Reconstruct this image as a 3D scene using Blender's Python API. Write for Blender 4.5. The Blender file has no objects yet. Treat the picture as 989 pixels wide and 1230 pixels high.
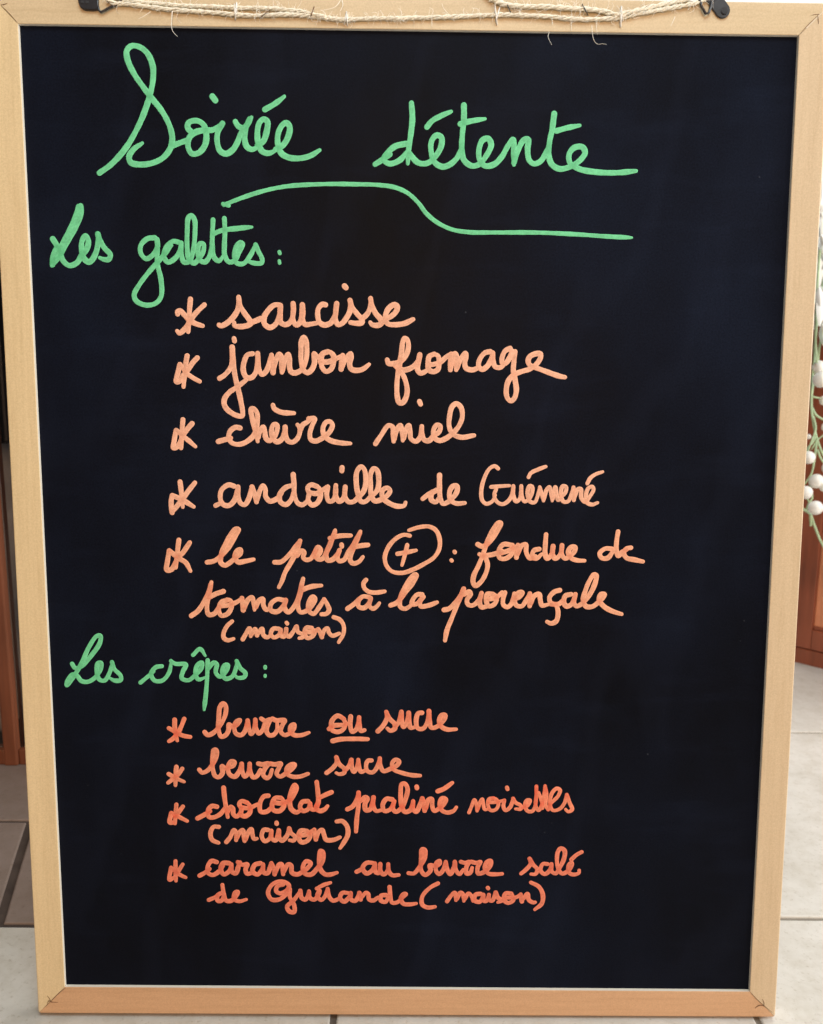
import bpy, bmesh, math, random
import numpy as np
from mathutils import Vector, Matrix
random.seed(7)
rnd = random.Random(11)
sc = bpy.context.scene
col = sc.collection

# ------------------------------------------------------------------ camera
FPX = 1000.0                                   # focal length in photo pixels (photo 989 x 1230)
RW = np.array([[0.9999682835752348, -0.0037863385631358003, 0.007006816958090836],
               [0.006245595389148734, -0.17311844777444843, -0.9848812088665314],
               [0.004942102976863527, 0.9848937336994538, -0.17308930913755244]])   # rows: right, down, forward
CP = np.array([-0.00343965252599171, -0.5903100877499751, 0.5174792132333007 - 0.0022])
cam_d = bpy.data.cameras.new('camera')
cam = bpy.data.objects.new('camera', cam_d)
col.objects.link(cam)
m = Matrix.Identity(4)
for i in range(3):
    m[i][0] = RW[0][i]; m[i][1] = -RW[1][i]; m[i][2] = -RW[2][i]; m[i][3] = CP[i]
cam.matrix_world = m
cam_d.sensor_fit = 'VERTICAL'
cam_d.sensor_height = 24.0
cam_d.lens = 24.0 * FPX / 1230.0
cam_d.clip_start = 0.02
cam_d.clip_end = 50
cam_d.dof.use_dof = True
cam_d.dof.focus_distance = 0.66
cam_d.dof.aperture_fstop = 6.5
sc.camera = cam

# ------------------------------------------------------------------ world + lamps (an indoor room lit by a window on the right, with added fills)
w = bpy.data.worlds.new('World')
sc.world = w
w.use_nodes = True
bg = w.node_tree.nodes['Background']
bg.inputs[0].default_value = (1.0, 0.93, 0.86, 1)
bg.inputs[1].default_value = 0.05

def area(name, loc, target, sx, sy, power, color):
    ld = bpy.data.lights.new(name, 'AREA')
    ld.shape = 'RECTANGLE'; ld.size = sx; ld.size_y = sy
    ld.energy = power; ld.color = color
    o = bpy.data.objects.new(name, ld)
    col.objects.link(o)
    o.location = loc
    o.rotation_euler = (Vector(target) - Vector(loc)).to_track_quat('-Z', 'Y').to_euler()
    return o
area('side_window_light', (2.3, -0.22, 0.90), (0.0, 0.10, 0.4), 0.9, 1.1, 50, (1.0, 0.99, 0.97))
area('window_light', (2.6, -1.8, 1.6), (0.1, 0.1, 0.3), 1.2, 1.3, 22, (0.95, 0.97, 1.0))
area('cool_top_fill', (0.15, -0.9, 1.8), (0.0, 0.1, 0.5), 0.8, 0.7, 17, (0.80, 0.95, 1.0))  # added cool fill from above, brightens the top of the board
area('warm_front_fill', (0.1, -2.7, 1.15), (0, 0, 0.3), 0.8, 0.8, 37, (1.0, 0.62, 0.34))  # added warm fill behind the camera, warms the lower board and frame
area('back_fill_light', (1.0, 0.7, 2.0), (0.9, 0.6, 0), 0.8, 0.8, 18, (1.0, 0.99, 0.95))  # added overhead fill for the floor, cabinet and berries at right
sc.view_settings.view_transform = 'Standard'
sc.view_settings.look = 'None'
sc.view_settings.exposure = 0
sc.view_settings.gamma = 1

# ------------------------------------------------------------------ board frame of reference
LEAN = math.radians(3.5)
O = np.array([-0.549 / 2, 0, 0.0240])
BX = np.array([1.0, 0, 0])
BY = np.array([0, math.sin(LEAN), math.cos(LEAN)])
BN = np.array([0, -math.cos(LEAN), math.sin(LEAN)])
BM = Matrix(((BX[0], BY[0], BN[0], O[0]), (BX[1], BY[1], BN[1], O[1]), (BX[2], BY[2], BN[2], O[2]), (0, 0, 0, 1)))

def ray(x, y):
    v = np.array([(x - 494.5) / FPX, (y - 615) / FPX, 1.0])
    return RW.T @ v
def survey(x, y, h=0.0):
    """measured photo point -> board coordinates (metres along the board, up the board) on the layer h above its face"""
    v = ray(x, y)
    p = CP + v * (np.dot(O + BN * h - CP, BN) / np.dot(v, BN)) - O
    return (float(p @ BX), float(p @ BY))
def at_depth(x, y, Y):
    v = ray(x, y)
    return Vector(CP + v * ((Y - CP[1]) / v[1]))

# ------------------------------------------------------------------ helpers
def link(name, me, mat, parent=None, smooth=False):
    o = bpy.data.objects.new(name, me)
    if mat and not me.materials: me.materials.append(mat)
    if smooth:
        for p in me.polygons: p.use_smooth = True
    if parent: o.parent = parent
    col.objects.link(o)
    return o
def mesh(name, verts, faces):
    me = bpy.data.meshes.new(name)
    me.from_pydata([tuple(v) for v in verts], [], faces)
    me.update()
    return me
def tag(o, label=None, cat=None, group=None, kind=None):
    if label: o['label'] = label
    if cat: o['category'] = cat
    if group: o['group'] = group
    if kind: o['kind'] = kind
    return o
def empty(name, loc=(0, 0, 0), mw=None):
    o = bpy.data.objects.new(name, None)
    o.empty_display_size = 0.05
    if mw is not None: o.matrix_world = mw
    else: o.location = loc
    col.objects.link(o)
    return o
def from_bm(bm, name):
    bmesh.ops.recalc_face_normals(bm, faces=bm.faces)
    me = bpy.data.meshes.new(name); bm.to_mesh(me); bm.free(); return me
def box_bm(bm, p0, p1, bev=0.0, M=None):
    r = bmesh.ops.create_cube(bm, size=1.0)
    vs = r['verts']
    for v in vs:
        v.co = Vector([p0[i] + (v.co[i] + 0.5) * (p1[i] - p0[i]) for i in range(3)])
    if bev > 0:
        es = list({e for v in vs for e in v.link_edges})
        rr = bmesh.ops.bevel(bm, geom=es, offset=bev, segments=2, affect='EDGES', profile=0.6)
        vs = list({v for f in rr['faces'] for v in f.verts} | {v for v in vs if v.is_valid})
    if M is not None:
        for v in vs: v.co = M @ v.co
def box(name, p0, p1, mat, parent=None, bev=0.0, M=None):
    bm = bmesh.new(); box_bm(bm, p0, p1, bev, M)
    return link(name, from_bm(bm, name), mat, parent)
def catmull(pts, step):
    pts = [np.array(p, float) for p in pts]
    if len(pts) == 1: return [pts[0]]
    out = []
    P = [2 * pts[0] - pts[1]] + pts + [2 * pts[-1] - pts[-2]]
    for i in range(1, len(P) - 2):
        p0, p1, p2, p3 = P[i - 1], P[i], P[i + 1], P[i + 2]
        # centripetal parameters
        a = max(np.linalg.norm(p1 - p0), 1e-6) ** 0.5; b = max(np.linalg.norm(p2 - p1), 1e-6) ** 0.5; c = max(np.linalg.norm(p3 - p2), 1e-6) ** 0.5
        t0, t1, t2, t3 = 0, a, a + b, a + b + c
        n = max(1, int(math.ceil(np.linalg.norm(p2 - p1) / step)))
        for k in range(n):
            t = t1 + (t2 - t1) * k / n
            A1 = (t1 - t) / (t1 - t0) * p0 + (t - t0) / (t1 - t0) * p1
            A2 = (t2 - t) / (t2 - t1) * p1 + (t - t1) / (t2 - t1) * p2
            A3 = (t3 - t) / (t3 - t2) * p2 + (t - t2) / (t3 - t2) * p3
            B1 = (t2 - t) / (t2 - t0) * A1 + (t - t0) / (t2 - t0) * A2
            B2 = (t3 - t) / (t3 - t1) * A2 + (t - t1) / (t3 - t1) * A3
            out.append((t2 - t) / (t2 - t1) * B1 + (t - t1) / (t2 - t1) * B2)
    out.append(pts[-1])
    return out
def tube_data(path, rad, sides=6, verts=None, faces=None):
    """append a tapered tube round the path"""
    verts = [] if verts is None else verts; faces = [] if faces is None else faces
    path = [np.array(p, float) for p in path]
    n = len(path)
    up = np.array([0.013, 0.021, 1.0])
    base = len(verts)
    nrm = None
    for i, p in enumerate(path):
        t = path[min(i + 1, n - 1)] - path[max(i - 1, 0)]
        t = t / (np.linalg.norm(t) + 1e-12)
        if nrm is None:
            a = np.cross(t, up)
            if np.linalg.norm(a) < 1e-3: a = np.cross(t, np.array([1.0, 0, 0]))
        else:
            a = nrm - t * np.dot(nrm, t)
        a = a / np.linalg.norm(a); nrm = a
        b = np.cross(t, a)
        r = rad(i / max(1, n - 1)) if callable(rad) else rad
        for k in range(sides):
            an = 2 * math.pi * k / sides
            verts.append(p + a * math.cos(an) * r + b * math.sin(an) * r)
    for i in range(n - 1):
        for k in range(sides):
            k2 = (k + 1) % sides
            faces.append((base + i * sides + k, base + i * sides + k2, base + (i + 1) * sides + k2, base + (i + 1) * sides + k))
    faces.append(tuple(base + k for k in range(sides - 1, -1, -1)))
    faces.append(tuple(base + (n - 1) * sides + k for k in range(sides)))
    return verts, faces
def tube(name, path, rad, mat, parent=None, sides=6):
    v, f = tube_data(path, rad, sides)
    return link(name, mesh(name, v, f), mat, parent, smooth=True)

# ------------------------------------------------------------------ materials
def new_mat(name):
    m = bpy.data.materials.new(name); m.use_nodes = True
    nt = m.node_tree
    b = nt.nodes['Principled BSDF']
    return m, nt, b
def node(nt, typ, **kw):
    n = nt.nodes.new(typ)
    for k, v in kw.items():
        if k in n.inputs: n.inputs[k].default_value = v
        else: setattr(n, k, v)
    return n
def ramp(nt, stops, src):
    r = nt.nodes.new('ShaderNodeValToRGB')
    e = r.color_ramp.elements
    e[0].position, e[0].color = stops[0][0], (*stops[0][1], 1)
    e[1].position, e[1].color = stops[-1][0], (*stops[-1][1], 1)
    for p, c in stops[1:-1]:
        x = e.new(p); x.color = (*c, 1)
    nt.links.new(src, r.inputs[0])
    return r
def coords(nt, scale=(1, 1, 1), kind='Object'):
    tc = nt.nodes.new('ShaderNodeTexCoord'); mp = nt.nodes.new('ShaderNodeMapping')
    mp.inputs['Scale'].default_value = scale
    nt.links.new(tc.outputs[kind], mp.inputs[0])
    return mp.outputs[0]
def noise(nt, vec, scale, detail=4, rough=0.6):
    n = nt.nodes.new('ShaderNodeTexNoise')
    n.inputs['Scale'].default_value = scale; n.inputs['Detail'].default_value = detail; n.inputs['Roughness'].default_value = rough
    nt.links.new(vec, n.inputs['Vector'])
    return n.outputs[0]
def bump(nt, b, src, strength, dist):
    n = nt.nodes.new('ShaderNodeBump')
    n.inputs['Strength'].default_value = strength; n.inputs['Distance'].default_value = dist
    nt.links.new(src, n.inputs['Height']); nt.links.new(n.outputs[0], b.inputs['Normal'])
    return n
def mix(nt, fac, a, b, mode='MIX'):
    n = nt.nodes.new('ShaderNodeMix'); n.data_type = 'RGBA'; n.blend_type = mode
    for s, v in ((n.inputs[0], fac), (n.inputs[6], a), (n.inputs[7], b)):
        if hasattr(v, 'node'): nt.links.new(v, s)
        elif isinstance(v, tuple): s.default_value = (*v, 1)
        else: s.default_value = v
    return n.outputs[2]

def frame_wood(name, along, tone):
    m, nt, b = new_mat(name)
    st = (14, 260, 260) if along == 'x' else (260, 14, 260)
    st2 = (3, 60, 60) if along == 'x' else (60, 3, 60)
    g = noise(nt, coords(nt, st), 1.6, 5, 0.65)
    g2 = noise(nt, coords(nt, st2), 1.0, 3, 0.5)
    fl = noise(nt, coords(nt, (900, 900, 900)), 1.0, 3, 0.7)
    d = tuple(c * k for c, k in zip(tone, (0.94, 0.925, 0.90)))
    l = tuple(min(1, c * k) for c, k in zip(tone, (1.03, 1.035, 1.04)))
    r = ramp(nt, [(0.32, d), (0.5, tone), (0.7, l)], g)
    r2 = ramp(nt, [(0.3, (0.94, 0.93, 0.91)), (0.7, (1.03, 1.03, 1.03))], g2)
    r3 = ramp(nt, [(0.3, (0.90, 0.89, 0.87)), (0.7, (1.08, 1.08, 1.08))], fl)
    c = mix(nt, 1.0, r.outputs[0], r2.outputs[0], 'MULTIPLY')
    c = mix(nt, 1.0, c, r3.outputs[0], 'MULTIPLY')
    nt.links.new(c, b.inputs['Base Color'])
    b.inputs['Roughness'].default_value = 0.5
    bump(nt, b, g, 0.12, 0.0002)
    return m
WOOD_V = frame_wood('pale_beech_upright', 'y', (0.70, 0.545, 0.325))
WOOD_R = frame_wood('beech_upright_light_tint', 'y', (0.60, 0.46, 0.30))  # left and right uprights differ by the light painted into their wood
WOOD_T = frame_wood('pale_beech_level', 'x', (0.61, 0.475, 0.30))
WOOD_B_LIT = frame_wood('beech_low_warm_lit', 'x', (0.57, 0.34, 0.19))  # warm low light on the bottom rail is put into its wood colour

def board_mat():
    m, nt, b = new_mat('black_board_paint')
    v = coords(nt)
    big = noise(nt, coords(nt, (1, 0.6, 1)), 4.5, 5, 0.62)
    fine = noise(nt, v, 800, 3, 0.75)
    r = ramp(nt, [(0.34, (0.0036, 0.0040, 0.0062)), (0.50, (0.0048, 0.0060, 0.0115)), (0.68, (0.0066, 0.0092, 0.0190))], big)
    r2 = ramp(nt, [(0.3, (0.62, 0.62, 0.62)), (0.7, (1.45, 1.45, 1.45))], fine)
    c = mix(nt, 1.0, r.outputs[0], r2.outputs[0], 'MULTIPLY')
    # faint wiped smears left by a damp cloth
    sm = noise(nt, coords(nt, (3.0, 14, 1)), 2.2, 4, 0.6)
    rs = ramp(nt, [(0.55, (0, 0, 0)), (0.8, (0.002, 0.003, 0.0065))], sm)
    c = mix(nt, 1.0, c, rs.outputs[0], 'ADD')
    wp = nt.nodes.new('ShaderNodeTexWave'); wp.wave_type = 'BANDS'; wp.inputs['Scale'].default_value = 5.0
    wp.inputs['Distortion'].default_value = 9.0; wp.inputs['Detail'].default_value = 4; wp.inputs['Detail Scale'].default_value = 1.6
    mpw = nt.nodes.new('ShaderNodeMapping'); mpw.inputs['Rotation'].default_value = (0, 0, 0.9); mpw.inputs['Scale'].default_value = (1.0, 0.35, 1)
    nt.links.new(v, mpw.inputs[0]); nt.links.new(mpw.outputs[0], wp.inputs['Vector'])
    rw = ramp(nt, [(0.72, (0, 0, 0)), (1.0, (0.0009, 0.0012, 0.0024))], wp.outputs['Fac'])
    c = mix(nt, 1.0, c, rw.outputs[0], 'ADD')
    vo = nt.nodes.new('ShaderNodeTexVoronoi'); vo.inputs['Scale'].default_value = 55
    nt.links.new(v, vo.inputs['Vector'])
    rv = ramp(nt, [(0.0, (0.05, 0.055, 0.065)), (0.045, (0, 0, 0))], vo.outputs['Distance'])
    spk = noise(nt, v, 9, 2, 0.5)
    rk = ramp(nt, [(0.56, (0, 0, 0)), (0.62, (1, 1, 1))], spk)
    c = mix(nt, 1.0, c, mix(nt, 1.0, rv.outputs[0], rk.outputs[0], 'MULTIPLY'), 'ADD')
    nt.links.new(c, b.inputs['Base Color'])
    rr = ramp(nt, [(0.3, (0.42,) * 3), (0.7, (0.56,) * 3)], big)
    nt.links.new(rr.outputs[0], b.inputs['Roughness'])
    b.inputs['Specular IOR Level'].default_value = 0.03
    bump(nt, b, fine, 0.2, 0.0002)
    return m
BOARD = board_mat()

def ink_mat(name, c, dark):
    m, nt, b = new_mat(name)
    at = nt.nodes.new('ShaderNodeAttribute'); at.attribute_name = 'ink'
    sep = nt.nodes.new('ShaderNodeSeparateColor'); nt.links.new(at.outputs['Color'], sep.inputs[0])
    v = coords(nt)
    n1 = noise(nt, v, 120, 4, 0.65)
    n2 = noise(nt, v, 900, 3, 0.7)
    light = tuple(min(1, x * 1.10 + 0.03) for x in c)
    r = ramp(nt, [(0.3, tuple(x * 0.90 for x in c)), (0.52, c), (0.75, light)], n1)
    ad = nt.nodes.new('ShaderNodeMath'); ad.operation = 'MULTIPLY_ADD'
    nt.links.new(n1, ad.inputs[0]); ad.inputs[1].default_value = 0.5
    nt.links.new(sep.outputs[0], ad.inputs[2])
    ms = nt.nodes.new('ShaderNodeMath'); ms.operation = 'SUBTRACT'; ms.use_clamp = True
    nt.links.new(ad.outputs[0], ms.inputs[0]); ms.inputs[1].default_value = 0.27
    col1 = mix(nt, ms.outputs[0], r.outputs[0], dark)
    # ink runs thinner in the middle of the line than at its rim, and thins where the pen moved fast
    inv = nt.nodes.new('ShaderNodeMath'); inv.operation = 'MULTIPLY_ADD'
    nt.links.new(sep.outputs[1], inv.inputs[0]); inv.inputs[1].default_value = -0.9; inv.inputs[2].default_value = 1.0
    thin = nt.nodes.new('ShaderNodeMath'); thin.operation = 'MULTIPLY'
    nt.links.new(inv.outputs[0], thin.inputs[0])
    dd = nt.nodes.new('ShaderNodeMapRange'); nt.links.new(sep.outputs[2], dd.inputs[0])
    dd.inputs[3].default_value = 1.0; dd.inputs[4].default_value = 0.15
    n3 = noise(nt, v, 330, 4, 0.75)
    m3 = nt.nodes.new('ShaderNodeMapRange'); nt.links.new(n3, m3.inputs[0]); m3.inputs[1].default_value = 0.35; m3.inputs[2].default_value = 0.7
    mm = nt.nodes.new('ShaderNodeMath'); mm.operation = 'MULTIPLY'
    nt.links.new(dd.outputs[0], mm.inputs[0]); nt.links.new(m3.outputs[0], mm.inputs[1])
    nt.links.new(mm.outputs[0], thin.inputs[1])
    th2 = nt.nodes.new('ShaderNodeMath'); th2.operation = 'MULTIPLY'; nt.links.new(thin.outputs[0], th2.inputs[0]); th2.inputs[1].default_value = 0.95
    col2 = mix(nt, th2.outputs[0], col1, tuple(x * k for x, k in zip(c, (0.60, 0.58, 0.58))))
    r2 = ramp(nt, [(0.3, (0.88,) * 3), (0.7, (1.08,) * 3)], n2)
    col3 = mix(nt, 1.0, col2, r2.outputs[0], 'MULTIPLY')
    nt.links.new(col3, b.inputs['Base Color'])
    b.inputs['Roughness'].default_value = 0.6
    b.inputs['Specular IOR Level'].default_value = 0.25
    bump(nt, b, n2, 0.35, 0.00015)
    return m
def s2l(*c): return tuple((x / 255 / 12.92) if x / 255 <= 0.04045 else ((x / 255 + 0.055) / 1.055) ** 2.4 for x in c)
INK = {  # orange inks redden downwards: denser ink, plus warm low light painted in
    'green':  ink_mat('green_ink', s2l(112, 208, 152), s2l(66, 166, 108)),
    'peach':  ink_mat('peach_ink', s2l(240, 180, 150), s2l(214, 138, 104)),
    'apricot': ink_mat('apricot_ink', s2l(240, 172, 138), s2l(208, 104, 74)),
    'coral':  ink_mat('coral_ink', s2l(234, 148, 116), s2l(218, 96, 66)),
    'orange': ink_mat('orange_ink', s2l(236, 138, 106), s2l(222, 78, 52)),
    'red':    ink_mat('red_orange_ink', s2l(230, 130, 102), s2l(200, 88, 66)),
}
def plain(name, c, rough=0.5, metal=0.0, var=0.08, scale=30, bmp=0.0, spec=0.5):
    m, nt, b = new_mat(name)
    n = noise(nt, coords(nt), scale, 4, 0.6)
    r = ramp(nt, [(0.3, tuple(x * (1 - var) for x in c)), (0.7, tuple(min(1, x * (1 + var)) for x in c))], n)
    nt.links.new(r.outputs[0], b.inputs['Base Color'])
    b.inputs['Roughness'].default_value = rough; b.inputs['Metallic'].default_value = metal
    b.inputs['Specular IOR Level'].default_value = spec
    if bmp: bump(nt, b, n, 0.5, bmp)
    return m
LIP = plain('lit_cream_edge', (0.84, 0.77, 0.66), 0.6, var=0.03)  # inner lip colour raised to carry the bright side light
TWINE = plain('cream_twine', (0.86, 0.79, 0.66), 0.9, var=0.2, scale=600, bmp=0.0004, spec=0.1)
FIBRE = plain('twine_fibre', (0.90, 0.86, 0.78), 0.8, var=0.1, spec=0.1)
BLACKMETAL = plain('black_metal', (0.018, 0.018, 0.022), 0.32, 0.0, var=0.3, scale=150, spec=0.6)
GREYMETAL = plain('gunmetal', (0.035, 0.038, 0.045), 0.4, 0.2, var=0.25, scale=200)
SEAM = plain('brown_crack', (0.16, 0.085, 0.04), 0.9)
STAPLE = plain('pale_binding_thread', (0.78, 0.75, 0.70), 0.7)
BERRY = plain('white_berry', (0.82, 0.81, 0.77), 0.45, var=0.05, scale=60)
STEM = plain('pale_green_stem', (0.42, 0.56, 0.34), 0.55, var=0.2, scale=80)
PETAL = plain('white_petal', (0.88, 0.90, 0.88), 0.6, var=0.06, scale=60)
WALLM = plain('cream_wall', (0.72, 0.70, 0.66), 0.9, var=0.03, scale=4)
BACKDROP = plain('grey_glass_reflection', (0.50, 0.50, 0.52), 0.9, var=0.3, scale=14, bmp=0.002, spec=0.1)
BLACKBOX = plain('black_plastic', (0.012, 0.010, 0.010), 0.5)
def red_wood(name, tone, vert=True):
    m, nt, b = new_mat(name)
    g = noise(nt, coords(nt, (60, 60, 5) if vert else (5, 5, 60)), 1.5, 5, 0.6)
    g2 = noise(nt, coords(nt), 9, 3, 0.5)
    r = ramp(nt, [(0.3, tuple(c * 0.72 for c in tone)), (0.5, tone), (0.72, tuple(min(1, c * 1.22) for c in tone))], g)
    r2 = ramp(nt, [(0.3, (0.85,) * 3), (0.7, (1.1,) * 3)], g2)
    nt.links.new(mix(nt, 1.0, r.outputs[0], r2.outputs[0], 'MULTIPLY'), b.inputs['Base Color'])
    b.inputs['Roughness'].default_value = 0.42
    bump(nt, b, g, 0.2, 0.0005)
    return m
REDWOOD = red_wood('red_brown_wood', (0.27, 0.075, 0.036))
REDPANEL = red_wood('red_brown_panel', (0.62, 0.25, 0.13))
LEFTWOOD = red_wood('orange_brown_wood', (0.20, 0.062, 0.028))
def tile_mat(name='beige_floor_tile', k=(1, 1, 1)):
    m, nt, b = new_mat(name)
    oi = nt.nodes.new('ShaderNodeObjectInfo')
    v = coords(nt)
    n1 = noise(nt, v, 7, 6, 0.65); n2 = noise(nt, v, 45, 5, 0.7)
    r = ramp(nt, [(0.3, (0.52, 0.49, 0.435)), (0.5, (0.60, 0.575, 0.53)), (0.7, (0.65, 0.62, 0.575))], n1)
    r2 = ramp(nt, [(0.28, (0.86, 0.84, 0.80)), (0.55, (1.0, 1.0, 1.0)), (0.75, (1.05, 1.05, 1.05))], n2)
    c = mix(nt, 1.0, r.outputs[0], r2.outputs[0], 'MULTIPLY')
    r3 = ramp(nt, [(0.0, (0.93, 0.92, 0.90)), (1.0, (1.0, 1.0, 1.0))], oi.outputs['Random'])
    c = mix(nt, 1.0, c, r3.outputs[0], 'MULTIPLY')
    n4 = noise(nt, v, 190, 3, 0.7)
    r4 = ramp(nt, [(0.30, (0.80, 0.77, 0.72)), (0.42, (1.0, 1.0, 1.0)), (1.0, (1.02, 1.02, 1.02))], n4)
    c = mix(nt, 1.0, c, r4.outputs[0], 'MULTIPLY')
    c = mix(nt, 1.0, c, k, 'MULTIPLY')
    nt.links.new(c, b.inputs['Base Color'])
    b.inputs['Roughness'].default_value = 0.45
    bump(nt, b, n2, 0.3, 0.0006)
    return m
TILE = tile_mat()
TILE_BROWN_SHADE = tile_mat('brown_shaded_tile', (0.42, 0.34, 0.32))  # browner tile, with the shade behind the board painted into it
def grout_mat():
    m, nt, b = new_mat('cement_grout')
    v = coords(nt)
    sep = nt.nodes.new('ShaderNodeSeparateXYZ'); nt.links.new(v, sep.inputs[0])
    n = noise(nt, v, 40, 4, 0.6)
    # left joints darkened to brown with the board's shade painted in, right ones grey
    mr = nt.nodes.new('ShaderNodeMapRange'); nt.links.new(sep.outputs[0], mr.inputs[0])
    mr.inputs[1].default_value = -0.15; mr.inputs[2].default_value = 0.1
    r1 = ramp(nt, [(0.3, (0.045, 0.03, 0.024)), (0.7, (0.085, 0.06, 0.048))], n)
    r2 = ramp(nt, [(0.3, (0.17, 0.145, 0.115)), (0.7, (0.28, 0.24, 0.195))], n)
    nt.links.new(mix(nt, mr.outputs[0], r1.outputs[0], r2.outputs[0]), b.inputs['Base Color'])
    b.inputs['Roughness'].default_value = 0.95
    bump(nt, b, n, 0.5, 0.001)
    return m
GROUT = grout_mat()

# ------------------------------------------------------------------ setting: floor and wall
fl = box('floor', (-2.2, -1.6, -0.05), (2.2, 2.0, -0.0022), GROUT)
tag(fl, kind='structure')
def tile(poly, top=0.0, mat=None):
    """one floor tile from its outline, edges eased and slightly uneven"""
    n0 = len(poly); cx = sum(p[0] for p in poly) / n0; cy = sum(p[1] for p in poly) / n0
    pts = []
    for i in range(n0):
        a = Vector(poly[i]); b = Vector(poly[(i + 1) % n0])
        k = max(2, int((b - a).length / 0.05))
        for j in range(k):
            p = a.lerp(b, j / k)
            pts.append((p.x + rnd.uniform(-1, 1) * 0.0006 * (j > 0), p.y + rnd.uniform(-1, 1) * 0.0006 * (j > 0)))
    n = len(pts)
    def ring(ins, z):
        out = []
        for x, y in pts:
            d = Vector((cx - x, cy - y)); L = d.length
            d = d / L * ins
            out.append((x + d.x, y + d.y, z))
        return out
    v = ring(0, -0.012) + ring(0, top - 0.0012) + ring(0.0006, top - 0.0004) + ring(0.0018, top)
    f = []
    for s in range(3):
        for i in range(n):
            j = (i + 1) % n
            f.append((s * n + i, s * n + j, (s + 1) * n + j, (s + 1) * n + i))
    f.append(tuple(3 * n + i for i in range(n)))
    o = link('floor_tile', mesh('floor_tile', v, f), mat or TILE, fl)
    return o
def rect(x0, y0, x1, y1, g=0.0025, mat=None):
    tile([(x0 + g, y0 + g), (x1 - g, y0 + g), (x1 - g, y1 - g), (x0 + g, y1 - g)], mat=mat)
colx = [-0.06, 0.2803, 0.75, 1.16, 1.57, 1.98]
rowy = [-1.108, -0.698, -0.288, 0.122, 0.532, 0.942, 1.352, 1.762]
for i in range(len(colx) - 1):
    for j in range(len(rowy) - 1):
        rect(colx[i], rowy[j], colx[i + 1], rowy[j + 1])
ly = [-1.122, -0.712, -0.302, 0.108]
for j in range(3):
    rect(-0.405, ly[j], -0.06, ly[j + 1])
    for x0 in (-0.745, -1.085, -1.425, -1.765): rect(x0, ly[j], x0 + 0.34, ly[j + 1])
g = 0.003
# the cut row behind: its joint runs askew
tile([(-0.3782, 0.108 + g), (-0.06 - g, 0.108 + g), (-0.06 - g, 0.287 - g), (-0.4265, 0.287 - g)], mat=TILE_BROWN_SHADE)
tile([(-0.745 + g, 0.108 + g), (-0.3872, 0.108 + g), (-0.4355, 0.287 - g), (-0.745 + g, 0.287 - g)], mat=TILE_BROWN_SHADE)
for x0 in (-1.085, -1.425, -1.765): rect(x0, 0.108, x0 + 0.34, 0.287, mat=TILE_BROWN_SHADE)
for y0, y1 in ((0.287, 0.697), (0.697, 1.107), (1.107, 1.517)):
    rect(-0.43, y0, -0.06, y1, mat=TILE_BROWN_SHADE)
    for x0 in (-0.77, -1.11, -1.45, -1.79): rect(x0, y0, x0 + 0.34, y1, mat=TILE_BROWN_SHADE)
wall = box('back_wall', (-2.2, 1.50, -0.0021), (2.2, 1.6, 2.3), WALLM)
tag(wall, kind='structure')
sk = box('skirting', (-2.2, 1.485, 0.001), (2.2, 1.4995, 0.07), WALLM, wall, 0.003)

# ------------------------------------------------------------------ the menu board
board = empty('menu_board', mw=BM)
tag(board, 'large black menu board in a pale beech frame covered in green and orange handwriting', 'menu board')
FH = 0.0030        # how far the frame front stands proud of the black face
inner = [survey(*p, FH) for p in ((21.6, 28.4), (960.2, 42.2), (901.0, 1191.3), (78.0, 1185.6))]      # TL TR BR BL
outer = [survey(*p, FH) for p in ((-17.5, -13), (1000.3, 3.0), (931.8, 1222.3), (45.8, 1217.6))]
# black face
i0, i1, i2, i3 = [Vector(p) for p in inner]
def lp(a, b, t): return a[0] + (b[0] - a[0]) * t, a[1] + (b[1] - a[1]) * t
N = 24
verts = []; faces = []
ext = 0.006
TLc, TRc, BRc, BLc = (inner[0][0] - ext, inner[0][1] + ext), (inner[1][0] + ext, inner[1][1] + ext), (inner[2][0] + ext, inner[2][1] - ext), (inner[3][0] - ext, inner[3][1] - ext)
for j in range(N + 1):
    a = lp(BLc, TLc, j / N); b = lp(BRc, TRc, j / N)
    for i in range(N + 1):
        p = lp(a, b, i / N)
        verts.append((p[0], p[1], 0.0))
for j in range(N):
    for i in range(N):
        k = j * (N + 1) + i
        faces.append((k, k + 1, k + N + 2, k + N + 1))
nb = len(verts)
for (x, y) in (BLc, BRc, TRc, TLc): verts.append((x, y, -0.006))
faces.append((nb + 3, nb + 2, nb + 1, nb))
cn = [0, N, (N + 1) * (N + 1) - 1, (N + 1) * N]
panel = link('board_panel', mesh('board_panel', verts, faces), BOARD, board)
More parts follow.
